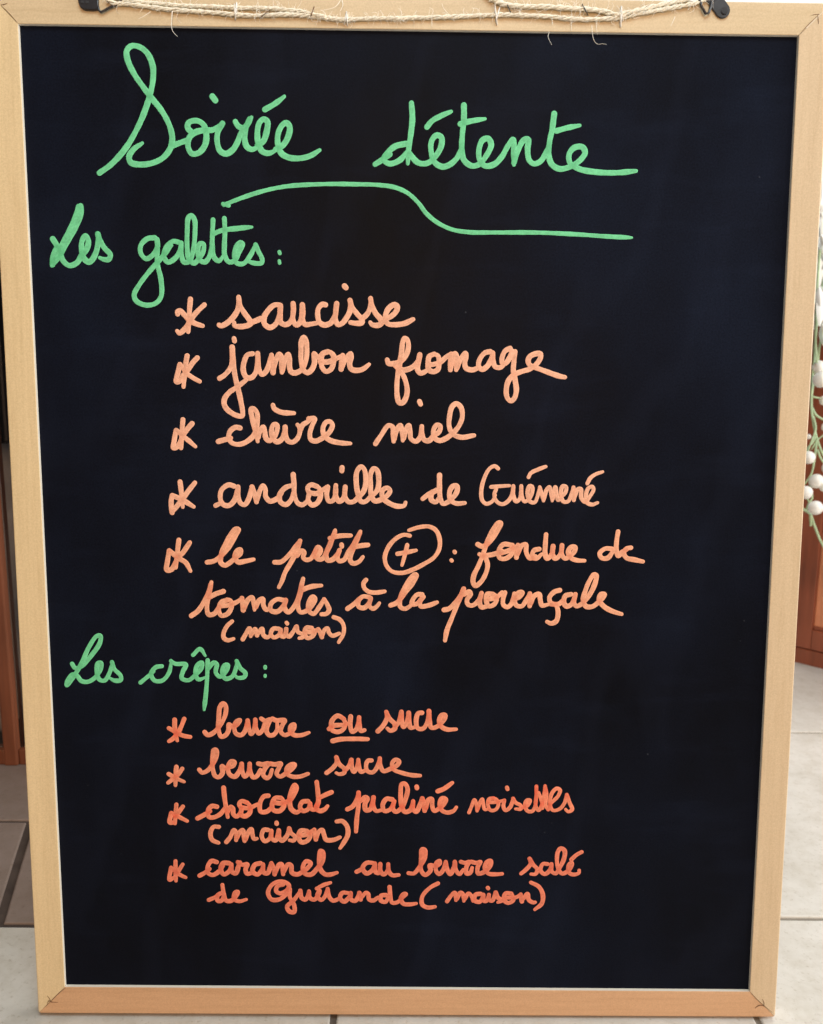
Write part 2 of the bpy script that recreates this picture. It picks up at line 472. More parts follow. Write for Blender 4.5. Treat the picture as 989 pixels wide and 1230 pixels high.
# frame rails with mitred ends
prof = [(0.0, -0.010), (0.0, FH - 0.0003), (0.014, FH - 0.00005), (0.03, FH), (0.25, FH), (0.5, FH), (0.75, FH), (0.945, FH), (0.975, FH - 0.0003), (0.993, FH - 0.0010), (1.0, FH - 0.0019), (1.0, -0.012), (0.0, -0.012)]
def rail(a, b, A, B_, mat, label):
    """a,b inner corners, A,B_ outer corners"""
    verts = []; faces = []
    gap = 0.00012
    n = len(prof)
    TS = [0, 0.0006, 0.0014, 0.0024, 0.0036, 0.006] + [k / 14 for k in range(1, 14)] + [0.994, 0.9964, 0.9976, 0.9986, 0.9994, 1]
    K = len(TS) - 1
    for s in range(K + 1):
        t = TS[s]
        for (u, h) in prof:
            p = Vector(a).lerp(Vector(A), u); q = Vector(b).lerp(Vector(B_), u)
            d = (q - p); L = d.length
            tt = (gap + t * (L - 2 * gap)) / L
            r = p + d * tt
            if u > 0.9:
                L_ = L; e = min(tt, 1 - tt) * L_; rad = 0.0024
                if e < rad:
                    ins = (rad - math.sqrt(max(0, rad * rad - (rad - e) ** 2))) * min(1, (u - 0.9) / 0.075)
                    iv = Vector(a).lerp(Vector(b), tt) - Vector(A).lerp(Vector(B_), tt)
                    r = r + iv.normalized() * ins * 0.55
            verts.append((r.x, r.y, h + rnd.uniform(-1, 1) * 0.00002))
    for s in range(K):
        for k in range(n):
            k2 = (k + 1) % n
            faces.append((s * n + k, s * n + k2, (s + 1) * n + k2, (s + 1) * n + k))
    faces.append(tuple(range(n - 1, -1, -1)))
    faces.append(tuple(K * n + k for k in range(n)))
    me = mesh('frame_rail', verts, faces)
    bm = bmesh.new(); bm.from_mesh(me); bmesh.ops.recalc_face_normals(bm, faces=bm.faces); bm.to_mesh(me); bm.free()
    o = link('frame_rail', me, mat, board)
    me.materials.append(LIP)
    lipx = [(Vector(a), Vector(b))]
    n_ = len(prof)
    for pl_ in me.polygons:
        vs = [me.vertices[k].index % n_ for k in pl_.vertices]
        if len(vs) == 4 and set(vs) == {0, 1}: pl_.material_index = 1
    o['label'] = label
    return o
r_top = rail(inner[0], inner[1], outer[0], outer[1], WOOD_T, 'top frame rail of pale beech')
r_right = rail(inner[1], inner[2], outer[1], outer[2], WOOD_R, 'right upright of the pale beech frame')
r_bot = rail(inner[2], inner[3], outer[2], outer[3], WOOD_B_LIT, 'bottom frame rail, warm low light painted into its tone')
r_left = rail(inner[3], inner[0], outer[3], outer[0], WOOD_V, 'left upright of the pale beech frame')
# small cracks left by the corner fasteners
def crack(parent, pts, r=0.00035):
    P = [survey(x, y, FH) for x, y in pts]
    tube('corner_crack', [(x, y, FH + 0.00005) for x, y in catmull(P, 0.001)], lambda t: r * (1 - 0.6 * abs(2 * t - 1)), SEAM, parent, 5)
crack(r_bot, [(57, 1196), (60, 1200), (61.5, 1203), (70, 1204)], 0.0004)
crack(r_left, [(62, 1204), (59, 1202), (57, 1206)], 0.0004)
crack(r_left, [(79, 1186.5), (70, 1194), (62, 1202), (55, 1209)], 0.0003)
crack(r_bot, [(907, 1211), (912, 1207.5), (919, 1208)], 0.0005)
crack(r_right, [(916, 1200), (918, 1205), (917, 1209)], 0.00035)
crack(r_right, [(901.5, 1192), (909, 1200), (918, 1208), (928, 1216)], 0.00025)
crack(r_right, [(982.5, 19), (983, 24), (983.5, 29)], 0.0003)
crack(r_top, [(961, 41), (968, 33), (978, 23), (984, 17)], 0.00025)
crack(r_top, [(974, 19), (979, 17.5), (985, 17)], 0.00022)
crack(r_top, [(21, 27), (12, 17), (2, 7)], 0.00025)
crack(r_top, [(1, 6), (5, 5.5), (9, 4)], 0.0003)

# ------------------------------------------------------------------ handwriting
def write(name, label, ink, x0, y0, s, w, text, parent=panel):
    """strokes traced from the photograph: crop origin x0,y0, crop scale s, pen width w (photo pixels)"""
    w *= 0.89 if ink == 'green' else 0.99
    strokes = []
    for st in text.split('|'):
        pts = []
        for t in st.split():
            a, b = t.split(',')
            pts.append((x0 + float(a) / s, y0 + float(b) / s))
        strokes.append(catmull(pts, 1.1) if len(pts) > 1 else [np.array(pts[0])])
    S = []          # samples: board x, y, half width, stroke id, arc
    for si, pts in enumerate(strokes):
        arc = 0; prev = None
        tot = sum(float(np.linalg.norm(pts[i + 1] - pts[i])) for i in range(len(pts) - 1))
        ph = rnd.uniform(0, 6)
        for p in pts:
            if prev is not None: arc += float(np.linalg.norm(p - prev))
            prev = p
            ww = w * (1 + 0.06 * math.sin(arc * 0.11 + ph) + 0.03 * math.sin(arc * 0.43 + ph * 2))
            left = tot - arc
            if tot > 3.5 * w and left < 1.6 * w: ww *= (0.62 if ink == 'green' else 0.80) + (0.38 if ink == 'green' else 0.20) * left / (1.6 * w)
            bx, by = survey(p[0], p[1]); bx2, _ = survey(p[0] + ww / 2, p[1])
            S.append((bx, by, bx2 - bx, si, arc))
    A = np.array(S)
    D = np.hypot(A[:, None, 0] - A[None, :, 0], A[:, None, 1] - A[None, :, 1])
    far = (A[:, None, 3] != A[None, :, 3]) | (np.abs(A[:, None, 4] - A[None, :, 4]) > 1.7 * w)
    ov = ((D < A[:, None, 2] * 1.1) & far).sum(1) / max(1, (w / 2))
    ov = np.clip(ov * 0.45, 0, 1) * {'green': 0.55, 'peach': 0.4, 'apricot': 0.6}.get(ink, 0.75)
    w *= 1.0
    k = np.ones(5) / 5
    verts = []; faces = []; cols = []
    idx = 0
    PR = [(-1.0, 0.00002, 0.6), (-0.86, 0.00009, 0.9), (-0.45, 0.00012, 0.0), (0.45, 0.00012, 0.0), (0.86, 0.00009, 0.9), (1.0, 0.00002, 0.6)]
    def dome(cx, cy, r, lift, o, dens=0.5):
        b0 = len(verts)
        verts.append((cx, cy, 0.00012 + lift)); cols.append((o, 0, dens, 1))
        n = 14
        for (f, h, e) in ((0.5, 0.00012, 0.0), (0.86, 0.00009, 0.9), (1.0, 0.00002, 0.6)):
            for q in range(n):
                a = 2 * math.pi * q / n
                verts.append((cx + r * f * math.cos(a), cy + r * f * math.sin(a), h + lift)); cols.append((o, e, dens, 1))
        for q in range(n):
            q2 = (q + 1) % n
            faces.append((b0, b0 + 1 + q, b0 + 1 + q2))
            for rr in range(2):
                faces.append((b0 + 1 + rr * n + q, b0 + 1 + (rr + 1) * n + q, b0 + 1 + (rr + 1) * n + q2, b0 + 1 + rr * n + q2))
    lift = 0.0
    for si, pts in enumerate(strokes):
        n = len(pts)
        seg = A[idx:idx + n]; so = ov[idx:idx + n]; idx += n
        if n > 6: so = np.convolve(np.pad(so, 2, mode='edge'), k, 'valid')
        if n == 1:
            dome(seg[0][0], seg[0][1], seg[0][2], lift, 0); lift += 3e-6; continue
        b0 = len(verts)
        dirs = []
        # how much ink the pen laid down along the stroke: pools at the start and at slow turns, thins in fast runs
        ar = seg[:, 4]; f1, f2, f3 = rnd.uniform(0, 6), rnd.uniform(0, 6), rnd.uniform(0, 6)
        dn = 0.5 + 0.28 * np.sin(ar * 0.085 + f1) + 0.16 * np.sin(ar * 0.23 + f2) + 0.08 * np.sin(ar * 0.61 + f3)
        dn = np.clip(dn, 0, 1)
        for i in range(n):
            d = seg[min(i + 1, n - 1)][:2] - seg[max(i - 1, 0)][:2]
            L = np.hypot(*d)
            if L < 1e-7: d = dirs[-1] if dirs else np.array([1.0, 0]); L = 1
            dirs.append(d / L)
        for i in range(n):
            nx, ny = -dirs[i][1], dirs[i][0]
            hw = seg[i][2]
            for (u, h, e) in PR:
                verts.append((seg[i][0] + nx * hw * u, seg[i][1] + ny * hw * u, h + lift + i * 2.0e-7)); cols.append((float(so[i]), e, float(dn[i]), 1))
        m_ = len(PR)
        for i in range(n - 1):
            for q in range(m_ - 1):
                faces.append((b0 + i * m_ + q + 1, b0 + i * m_ + q, b0 + (i + 1) * m_ + q, b0 + (i + 1) * m_ + q + 1))
        dome(seg[0][0], seg[0][1], seg[0][2] * 0.99, lift + 1e-6, float(so[0]), float(dn[0]))
        dome(seg[-1][0], seg[-1][1], seg[-1][2] * 0.99, lift + n * 2e-7 + 1e-6, float(so[-1]), float(dn[-1]))
        for i in range(2, n - 2):
            t = dirs[i - 2] @ dirs[i + 2]
            if t < 0.75: dome(seg[i][0], seg[i][1], seg[i][2] * 0.985, lift + i * 2e-7 + 5e-7, float(so[i]), float(dn[i]))
        lift += 4e-6
    me = mesh(name, verts, faces)
    ca = me.color_attributes.new('ink', 'FLOAT_COLOR', 'POINT')
    ca.data.foreach_set('color', np.array(cols, dtype=np.float32).ravel())
    o = link(name, me, INK[ink], parent, smooth=True)
    o['label'] = label
    return o
ink_names = {'green': 'green', 'peach': 'pale orange', 'apricot': 'pale orange', 'coral': 'orange', 'orange': 'orange', 'red': 'red orange'}
def W(word, ink, x0, y0, s, w, text):
    write('handwritten_word', '%s handwritten word "%s"' % (ink_names[ink], word), ink, x0, y0, s, w, text)
def MK(kind, desc, ink, x0, y0, s, w, text):
    write('handwritten_' + kind, '%s %s' % (ink_names[ink], desc), ink, x0, y0, s, w, text)

W('Soirée', 'green', 100, 40, 3.297, 7.6, "65,553 110,520 165,460 205,395 240,320 263,250 276,190 276,130 255,80 225,55 192,50 173,70 178,110 205,165 240,215 270,255 310,305 340,360 353,410 348,450 320,490 280,512 230,520 190,512 182,490 200,460 235,435|350,447 380,435 410,425|435,396 415,375 418,354 450,346 477,362 488,400 484,440 460,472 432,477 416,450 420,415 445,392 480,384 515,382 552,357|512,250 524,266|552,357 534,390 531,430 543,466 566,477 592,462 612,430 625,395 638,370|603,350 615,368 635,375 655,355 667,333|660,340 645,375 640,415 648,448 668,460 690,452|690,445 715,425 728,385 730,350 715,340 698,355 690,400 695,440 710,468 735,475 762,465|762,460 790,445 812,410 818,370 805,355 788,365 772,400 772,440 785,475 815,492 860,495 900,485 937,463|720,302 750,285 775,268 797,250")
MK('underline', 'wavy underline below the title', 'green', 0, 0, 1, 5.6, "269,246 294,236.5 318,229 343,224 367,222 400,221 430,221.4 452,222 474,225 490,232 503,244 512,256 525,267 543,275.6 565,279 594,279.3 648,279.5 692,281.5 732,284.2 759,285.5|268,245 275,247")
W('détente', 'green', 430, 110, 2.747, 7.4, "57,240 85,222 105,207|160,172 125,180 100,200 85,225 105,238 140,225 160,200|177,38 180,90 175,140 168,190 165,238|170,205 200,235 230,236 255,215 275,180 275,150 258,145 243,165 243,205 255,235 280,248 305,240 330,215 345,175|350,45 350,90 345,140 343,190 350,225 375,245 400,240 425,210 440,175 430,155 412,160 400,190 402,225 420,245 450,240 475,215 495,180 512,158 515,200 515,242|515,235 530,190 548,160 562,158 560,190 565,225 580,238 600,232 620,205 635,170|338,107 370,98 420,90|648,73 642,120 632,170 630,210 640,240 665,255 700,248 735,225 750,200 740,183 715,185 698,205 700,235 730,255 780,265 850,268 918,262|655,130 690,120 732,112|228,117 245,97 275,80 308,66")
W('Les', 'green', 40, 230, 3.091, 7.4, "73,176 88,200 100,225 112,258 135,275 162,265 182,235 198,215 205,185 195,165 183,180 180,215 190,250 208,262 225,245 240,200 240,155|169,56 158,92 143,130 122,172 98,215 80,250 69,276|176,54 177,80 164,118 146,155 122,195 98,238 76,270|72,272 74,240 90,205|240,158 247,180 265,210 287,235 280,252 262,252 247,246")
W('galettes', 'green', 40, 230, 3.091, 6.5, "452,172 425,175 400,200 400,230 420,250 445,235 462,205 460,178 462,215 460,260 475,330 475,390 455,415 420,422 385,408 375,385 395,345 425,305 460,265 490,230 515,200|545,190 520,185 495,205 485,240 500,262 525,250 545,220 550,190 550,230 560,262 578,260 593,225 601,150 599,105 588,90 577,97 572,150 572,210 578,250 597,266 615,250 632,222 632,195 618,195 612,225 620,255 638,262 655,240 662,200|668,105 666,150 665,200 672,245 690,258 705,240|710,100 712,150 710,200 712,240 728,262 750,255 765,225 778,195 770,190 755,205 748,240 755,265 780,268 805,240 825,200|668,158 700,145 760,137 812,132|826,198 835,220 850,250 848,265 820,266 795,258")
MK('colon', 'colon after the word galettes', 'green', 40, 230, 3.091, 4.6, "914,224 916,230|914,258 915,266")
MK('asterisk', 'asterisk before the word saucisse', 'peach', 205, 335, 6.593, 6.2, "158,160 152,230 145,330 140,420|268,205 215,255 170,310 135,370 100,410 70,430 52,412|57,280 54,260 75,252 110,285 150,325 200,355 255,372")
W('saucisse', 'peach', 205, 335, 6.593, 6.4, "385,365 400,372 440,355 495,305 530,250 542,200 540,145 550,210 585,270 622,320 635,350 612,368 550,378 505,368 505,345|640,345 680,330 715,315|860,205 820,208 765,260 740,310 747,360 790,385 835,355 862,290 870,210|870,210 868,290 870,340 905,362 940,350 965,310 972,250 971,195|971,195 974,255 968,320 996,365 1026,345 1041,290 1041,205|1044,205 1048,270 1046,320 1066,360 1116,357 1156,350|1228,205 1201,202 1171,235 1166,290 1181,345 1221,365 1266,350 1301,300 1311,240 1316,195|1316,195 1308,270 1306,320 1326,362 1361,350 1396,305 1421,255 1426,200 1420,170|1421,170 1436,220 1476,275 1514,320 1516,345 1476,352 1425,345|1516,315 1556,280 1581,230 1586,190 1584,150|1584,155 1596,215 1626,275 1664,320 1668,352 1646,367 1596,362 1582,345|1668,355 1701,322 1756,290 1791,250 1793,215 1771,205 1731,230 1706,275 1701,320 1721,355 1776,363 1856,352 1921,320|1378,56 1390,70")
MK('asterisk', 'asterisk before the word jambon', 'peach', 205, 335, 6.593, 6.0, "132,608 120,680 110,780 103,855|212,625 175,665 140,720 125,740 170,778 232,812|75,678 60,740 45,815 72,812 95,760|78,680 120,735")
W('jambon', 'peach', 205, 335, 6.593, 6.2, "503,472 507,492|388,788 430,760 475,705 490,640 488,540 497,640 510,760 535,870 550,935 560,985 570,1040 568,1085 520,1080 450,1035 425,990 430,945 470,895 530,855 600,800|650,592 610,602 582,660 577,730 600,778 640,782 675,740 687,680 690,590|690,590 695,660 702,720 725,757 755,735 780,680 800,602|800,602 810,680 812,742|814,730 830,660 860,597 878,620 880,690 882,742|885,730 905,650 932,597 943,630 942,690 955,735 986,745 1036,720 1071,650 1080,560 1070,485 1054,463 1038,492 1034,570 1036,660 1056,725 1086,743 1121,715 1141,660 1138,592 1166,622 1201,592|1246,577 1206,592 1194,640 1201,700 1231,733 1271,715 1291,660 1291,610 1266,582 1241,577|1186,655 1246,657 1301,635 1341,618 1364,605|1364,605 1356,660 1351,715|1356,700 1386,640 1426,592 1431,620 1418,670 1431,713 1476,725 1526,713 1572,677")
W('fromage', 'peach', 455, 400, 6.593, 6.2, "68,212 78,240 130,240 175,222 220,170 236,100 225,52 205,42 190,75 182,150 170,230 155,310 145,400 147,500 162,550 187,553 213,520 226,460 213,380 185,320 140,270|130,255 190,292 250,280 300,240 320,200 326,172|326,172 315,230 307,285 328,317 365,308 395,285|440,166 402,185 392,230 398,290 430,306 468,290 478,230 470,182 437,166|400,252 440,247 490,230 530,195 570,168|575,168 570,230 568,292|570,275 590,205 605,162 620,190 616,250 614,292|618,280 650,205 688,160 693,190 682,240 692,278 740,292 790,275|885,147 842,157 800,210 792,265 820,288 862,260 893,205 902,158|902,158 905,220 925,268 965,272 1002,240|1042,122 1004,140 979,190 979,235 1000,242 1035,200 1057,140|1080,148 1072,220 1067,300 1082,380 1090,460 1072,520 1047,538 1022,518 1010,460 1027,380 1072,330 1132,305 1202,283 1252,243 1280,200 1280,165 1252,163 1202,183 1184,215 1194,250 1227,268 1292,292 1372,322 1432,342 1475,350")
MK('asterisk', 'asterisk before the word chèvre', 'peach', 190, 470, 4.945, 6.0, "148,168 142,240 137,338|202,192 170,230 152,262 190,300 222,328|106,232 97,290 92,335 115,328 138,285|108,232 148,262")
W('chèvre', 'peach', 190, 470, 4.945, 6.0, "358,298 395,288 430,278|487,218 460,214 427,240 420,280 442,308 485,315 530,297 568,262 588,200 588,130 568,103 553,105 562,170 580,240 592,298|595,275 605,240 625,212 634,240 642,280 660,293 690,270 707,230 706,200 687,197 674,230 682,280 707,300 735,285 750,250 755,212|755,212 757,260 772,295 800,302 828,280 843,240 840,215 828,198|843,235 860,200 890,180 905,162|683,82 690,102 730,124 808,130|895,163 930,163 915,205 902,250 907,285 935,296 980,275 1020,240 1036,200 1022,180 998,184 980,218 986,260 1020,290 1080,306 1143,310")
W('miel', 'peach', 380, 470, 4.945, 6.0, "352,312 385,262 430,203 455,215 457,260 460,298|462,285 478,230 500,202 510,240 514,293|518,280 533,230 550,203 558,240 562,280 592,298 618,270 627,208|627,208 628,250 642,288 670,293 700,262 730,240 737,207 717,200 697,230 702,275 732,293 770,280 810,250 845,210 868,150 858,92 832,74 807,92 792,150 790,210 812,253 860,273 938,262|613,60 620,77")
MK('asterisk', 'asterisk before the word andouille', 'peach', 190, 550, 4.945, 6.0, "131,142 138,200 147,292|219,148 185,190 145,245 110,290 82,325|84,325 78,270 82,222|84,222 145,250 212,290")
W('andouille', 'peach', 190, 550, 4.945, 6.0, "342,283 380,265|452,168 420,160 378,190 370,240 385,275 420,283 455,250 475,172|475,172 477,230 490,268 515,278 540,240 558,172|558,172 575,220 585,262|587,250 605,195 623,165 637,185 640,230 665,257 710,240 735,210|788,165 755,178 722,220 727,262 760,277 790,250 806,200|803,98 808,160 812,230 832,270 860,278 888,255|945,170 910,160 888,178 897,210 892,250 915,280 948,265 966,220 958,182 942,168|898,205 940,212 980,190 1005,172|1008,172 1002,220 1015,257 1040,252 1055,210 1056,163|1056,163 1055,220 1075,258 1102,240 1112,172|1112,172 1110,225 1130,260 1160,260 1192,232 1225,190 1234,120 1225,68 1206,52 1182,80 1177,140 1187,210 1205,258 1230,260 1262,232 1303,190 1311,120 1300,72 1281,63 1264,92 1262,150 1267,220 1286,255 1320,250 1360,225 1378,195 1362,178 1332,195 1337,240 1370,267 1420,287 1462,283 1470,265|1093,57 1092,77")
W('de', 'peach', 370, 550, 4.945, 6.0, "682,243 712,220 745,200|765,192 737,210 733,248 760,262 783,232|782,102 782,180 787,240 802,272 832,262 862,235 885,200 885,167 862,168 842,200 847,250 880,270 932,268")
W('Guémené', 'peach', 560, 550, 4.495, 4.8, "173,58 155,44 127,58 98,110 82,180 88,230 110,248 143,233 158,200|135,157 180,153 235,150|162,170 152,200 165,235 195,250 225,235 248,200 255,152|255,152 255,200 270,235 290,220 298,152|298,152 300,200 315,235 340,222 356,190 356,155 342,152 332,190 345,235 370,240 388,200 398,158|398,158 410,200 418,232|420,222 435,172 450,157 460,200 465,232|468,220 482,158 490,200 497,228 520,205 537,185 540,157 522,153 512,190 525,235 550,235 572,185 578,160|580,160 580,200 582,228|585,215 605,168 620,168 622,215 642,238 670,205 688,172 682,155 662,162 647,200 652,240 682,252 710,242|337,105 350,82 390,62 430,47|655,138 670,110 700,88 738,75")
MK('asterisk', 'asterisk before the words le petit', 'apricot', 190, 550, 4.945, 6.0, "124,488 115,560 105,652|188,503 150,560 122,590 165,622 193,672|66,550 57,610 52,665 80,662 108,612|68,552 112,588")
W('le', 'apricot', 190, 550, 4.945, 6.0, "292,620 330,613 368,588 420,530 460,460 478,425 462,422 435,450 402,510 377,570 372,620 397,638 430,620 462,590 488,570 490,545 472,550 457,590 475,618 520,613 568,603")
W('petit', 'apricot', 190, 550, 4.945, 5.8, "692,620 730,618 775,580 815,530 844,492|844,492 820,560 790,620 755,680 735,735 718,768|825,580 850,552 868,560 862,590 878,605 905,600 930,565 950,530 965,545 950,580 925,590|945,540 930,570 947,600 975,600 1000,560 1030,490 1052,430|1050,440 1022,520 998,575 1008,608 1035,605 1060,580 1078,548|1078,548 1066,590 1075,612 1105,605 1130,562 1165,510 1195,450 1202,437|1200,445 1172,510 1145,575 1142,610 1160,627 1192,617 1217,588|1020,477 1080,463 1145,461|1155,532 1200,522 1247,517|1090,515 1092,527")
MK('circled_plus', 'circled plus sign', 'apricot', 370, 550, 4.945, 5.2, "605,462 570,457 522,480 478,530 457,590 467,640 502,675 560,683 620,665 690,630 750,590 780,540 782,480 760,430 720,408 660,412 600,430|590,518 575,580 559,638|532,570 590,560 643,549")
MK('colon', 'colon after the circled plus', 'apricot', 370, 550, 4.945, 4.8, "871,557 873,561|852,607 855,611")
W('fondue', 'apricot', 560, 550, 4.495, 5.8, "63,467 90,478 130,450 165,402 188,352 175,350 150,382 120,440 95,510 68,580 42,635 38,670 50,690 78,672 108,620 116,572 100,535 72,520|100,528 150,520 195,500|250,472 202,467 177,500 182,540 215,543 248,515 253,478|182,515 240,497 280,472|280,470 272,510 272,538|277,520 300,474 323,467 325,510 345,542 375,530|395,492 367,500 357,535 380,543 408,520|432,413 428,470 427,520 437,543 463,520 470,477|470,477 467,520 482,543 510,520 518,472|518,472 517,520 535,543 565,525 585,505 588,482 567,482 552,510 567,540 600,553 640,555")
W('de', 'apricot', 560, 550, 4.495, 5.8, "792,492 752,490 722,515 732,540 765,540 795,502|821,398 813,450 812,500 822,528 842,508 868,495|890,485 865,490 852,515 867,540 910,550 955,560")
W('tomates', 'apricot', 220, 680, 4.945, 5.8, "50,295 90,265 130,202 155,145 169,95|165,110 152,180 142,240 152,287 185,283 210,250|150,190 190,167 240,150|265,202 227,215 212,260 227,293 265,283 288,240 283,207 260,197|218,237 280,230 330,207 350,190|350,190 355,230 358,262|362,250 385,202 410,185 420,220 425,260|430,245 452,205 473,195 477,230 495,260 520,245|598,202 560,197 522,225 522,263 560,270 598,235 610,202|610,202 602,245 625,273 660,240 690,172 705,110 714,74|705,110 700,150 682,230 697,273 735,265 768,230 783,192 770,182 747,220 747,265 775,283 805,250 838,197|705,142 760,122 822,115|838,197 858,230 868,262 850,283 822,286")
W('(maison)', 'apricot', 220, 680, 4.945, 5.2, "292,328 265,352 242,395 242,425 265,440 300,432|355,435 375,400 395,370 402,418|407,408 428,374 440,412|447,398 470,372 477,408 500,423 522,408|570,372 537,372 522,400 537,423 565,413 580,378|580,378 582,413 600,418 613,373|613,373 613,405 630,418 655,388 670,358|675,358 682,390 708,405 712,422 690,428|765,367 732,367 722,400 737,426 768,418 783,388 765,368|727,390 770,393 803,375|803,375 815,395 825,422|827,413 842,377 858,369 867,395 887,413 928,400|895,303 930,317 953,350 953,400 925,452|615,336 619,342")
W('à', 'apricot', 400, 680, 4.945, 5.6, "197,82 182,102 187,130 215,153 260,157 308,150|87,253 130,222 160,192|218,185 180,180 153,205 153,240 185,248 215,220 225,187|225,190 217,235 237,253 260,240 276,220")
W('la', 'apricot', 400, 680, 4.945, 5.8, "342,233 380,217 430,155 478,97 496,52 483,50 455,82 422,140 398,200 402,243 430,253 465,233|530,168 500,170 473,203 470,225 500,223 527,190|538,182 517,215 522,238 570,233 618,215")
W('provençale', 'apricot', 400, 680, 4.945, 5.8, "660,260 690,253 730,215 763,167 777,135|777,135 755,190 730,250 702,320 678,380 666,442|778,168 810,152 818,167 797,200 803,228 830,233 865,205 883,160|883,160 872,210 882,243 915,240|950,167 917,167 912,210 927,238 960,225 975,185 957,167|920,197 970,187 1005,157|1022,157 1012,190 1012,228 1036,243 1060,225 1073,190 1078,162|1085,192 1108,182 1125,157 1107,157 1082,185 1087,230 1121,238 1150,200 1170,163|1170,163 1167,200 1169,237|1172,225 1196,177 1225,167 1232,200 1242,233 1281,227|1348,143 1317,152 1287,185 1292,215 1325,233 1336,260 1336,300 1325,328 1296,340 1272,330|1295,225 1341,225 1370,200|1415,167 1381,177 1372,215 1387,238 1421,223 1440,167|1440,167 1432,215 1446,238 1480,222 1531,160 1560,92 1565,55 1551,50 1527,82 1502,140 1487,200 1502,238 1541,240 1580,212 1605,188 1614,167 1591,167 1581,200 1611,240 1661,268 1715,285")
W('Les', 'green', 65, 750, 3.532, 6.0, "77,167 90,185 117,178 160,130 194,80 197,48 181,50 148,97 120,160 90,212 62,252 54,258 58,238 80,213 97,217 117,240 145,243 175,225 198,190 200,163 187,165 182,200 192,233 215,238 238,200 248,162|246,160 257,190 283,218 283,236 257,238 237,228")
W('crêpes', 'green', 65, 750, 3.532, 5.8, "367,247 400,220 425,200|458,177 432,182 412,210 427,238 460,238 488,205 498,160|496,155 515,167 560,170 547,200 542,228 570,237 600,215 625,187 628,162 611,170 600,205 612,233 642,225|590,130 620,104 642,133|652,152 650,220 645,290 637,363|652,190 678,162 690,168 687,205 705,222 733,195 738,172 725,172 714,200 727,230 755,222 773,182 775,155|775,155 790,185 812,207 807,223 780,226 767,215")
MK('colon', 'colon after the word crêpes', 'green', 65, 750, 3.532, 4.6, "896,179 896,185|896,216 896,221")
MK('asterisk', 'asterisk before the words beurre ou sucre', 'orange', 190, 840, 5.205, 5.6, "104,128 105,180 120,258|164,122 145,170 125,210 95,245 68,262|68,180 110,205 160,228 202,235")
W('beurre', 'coral', 190, 840, 5.205, 5.6, "292,205 310,223 345,210 390,160 422,90 423,42 408,27 388,47 380,110 377,180 395,233 425,222 443,185 443,158 465,170 490,160 512,130 492,137 477,165 487,213 520,223 548,190 560,132|560,132 567,180 582,217 600,190 608,127|608,127 613,180 630,213 655,190 665,155|645,120 670,135 700,127 690,150 677,190 692,222 720,223 745,190 745,150|715,122 740,132 792,132 778,160 767,200 792,223 830,207 850,180 850,158 832,167 827,200 852,223 900,223 943,208")
W('ou', 'coral', 370, 840, 5.205, 5.8, "225,122 187,103 153,130 147,170 152,192 190,203 223,185 233,145 213,112|133,185 160,165 215,160 255,150|268,107 264,160 277,202 300,190 316,150 320,112|320,112 322,160 332,198 354,192")
MK('underline', 'short underline below the word ou', 'coral', 370, 840, 5.205, 6.0, "155,260 200,250 290,247 375,249")
W('sucre', 'coral', 370, 840, 5.205, 5.6, "437,200 470,165 493,120 490,78|490,78 510,120 543,155 543,183 515,196 497,182|545,172 570,140 582,78|585,78 587,130 597,173 615,150 630,84|630,84 633,140 642,177 675,172|713,84 690,88 677,130 687,180 720,183 748,140 757,73|757,73 760,130 772,177 808,170 853,125 858,98 837,98 822,130 832,168 870,188 927,187")
MK('asterisk', 'asterisk before the words beurre sucre', 'coral', 190, 840, 5.205, 5.4, "115,422 110,480 109,538|152,433 125,470 90,500 63,522|67,467 105,490 162,515")
W('beurre', 'coral', 190, 840, 5.205, 5.6, "258,440 275,458 310,445 350,390 367,340 363,317 350,317 342,350 342,430 357,478 380,486 403,460 400,418 420,430 440,425 470,415 478,392 457,388 437,420 447,468 480,483 508,450 523,402|523,402 527,450 542,483 565,460 573,402|573,402 577,450 595,488 620,478 640,440|627,402 650,407 690,402 670,430 657,470 680,493 700,478 712,440|700,402 730,407 768,402 755,430 742,465 762,483 800,463 840,432 853,408 832,408 807,430 807,465 840,483 890,482 938,465")
W('sucre', 'coral', 370, 840, 5.205, 5.4, "117,460 150,435 177,400 178,362|178,362 195,403 228,435 228,458 195,468 177,460|230,445 258,415 272,378|272,378 274,420 287,453 305,430 315,378|315,378 319,420 332,453 362,443|398,382 376,384 364,410 372,448 405,456 435,420 450,368|450,368 453,410 472,448 515,435 560,410 570,388 547,378 527,400 537,438 590,460 650,474 702,477")
MK('asterisk', 'asterisk before the word chocolat', 'orange', 190, 935, 5.205, 5.4, "115,163 110,220 106,282|156,175 130,210 108,240|84,217 74,275 100,275|84,217 130,240 182,266")
W('chocolat', 'orange', 190, 935, 5.205, 5.8, "247,250 285,230 325,205|368,177 337,173 313,200 318,240 350,243 390,222 418,185|410,58 415,110 425,180 436,242|432,215 455,177 468,187 472,225 492,238 517,215|558,152 522,142 508,160 522,190 518,225 545,236 573,215 573,172 555,147|522,182 570,185 625,160|690,108 662,113 638,155 642,207 680,207 712,178|768,122 732,122 713,165 722,198 760,203 788,170 778,127|722,150 770,155 822,138 850,100 867,55 855,40 837,70 823,130 832,188 865,212 895,195|938,142 902,147 888,180 907,203 940,190 950,155|950,155 960,192 989,190 1000,150|992,22 999,80 1002,150 988,185 1012,203 1042,193 1060,172|1007,122 1047,102 1085,86")
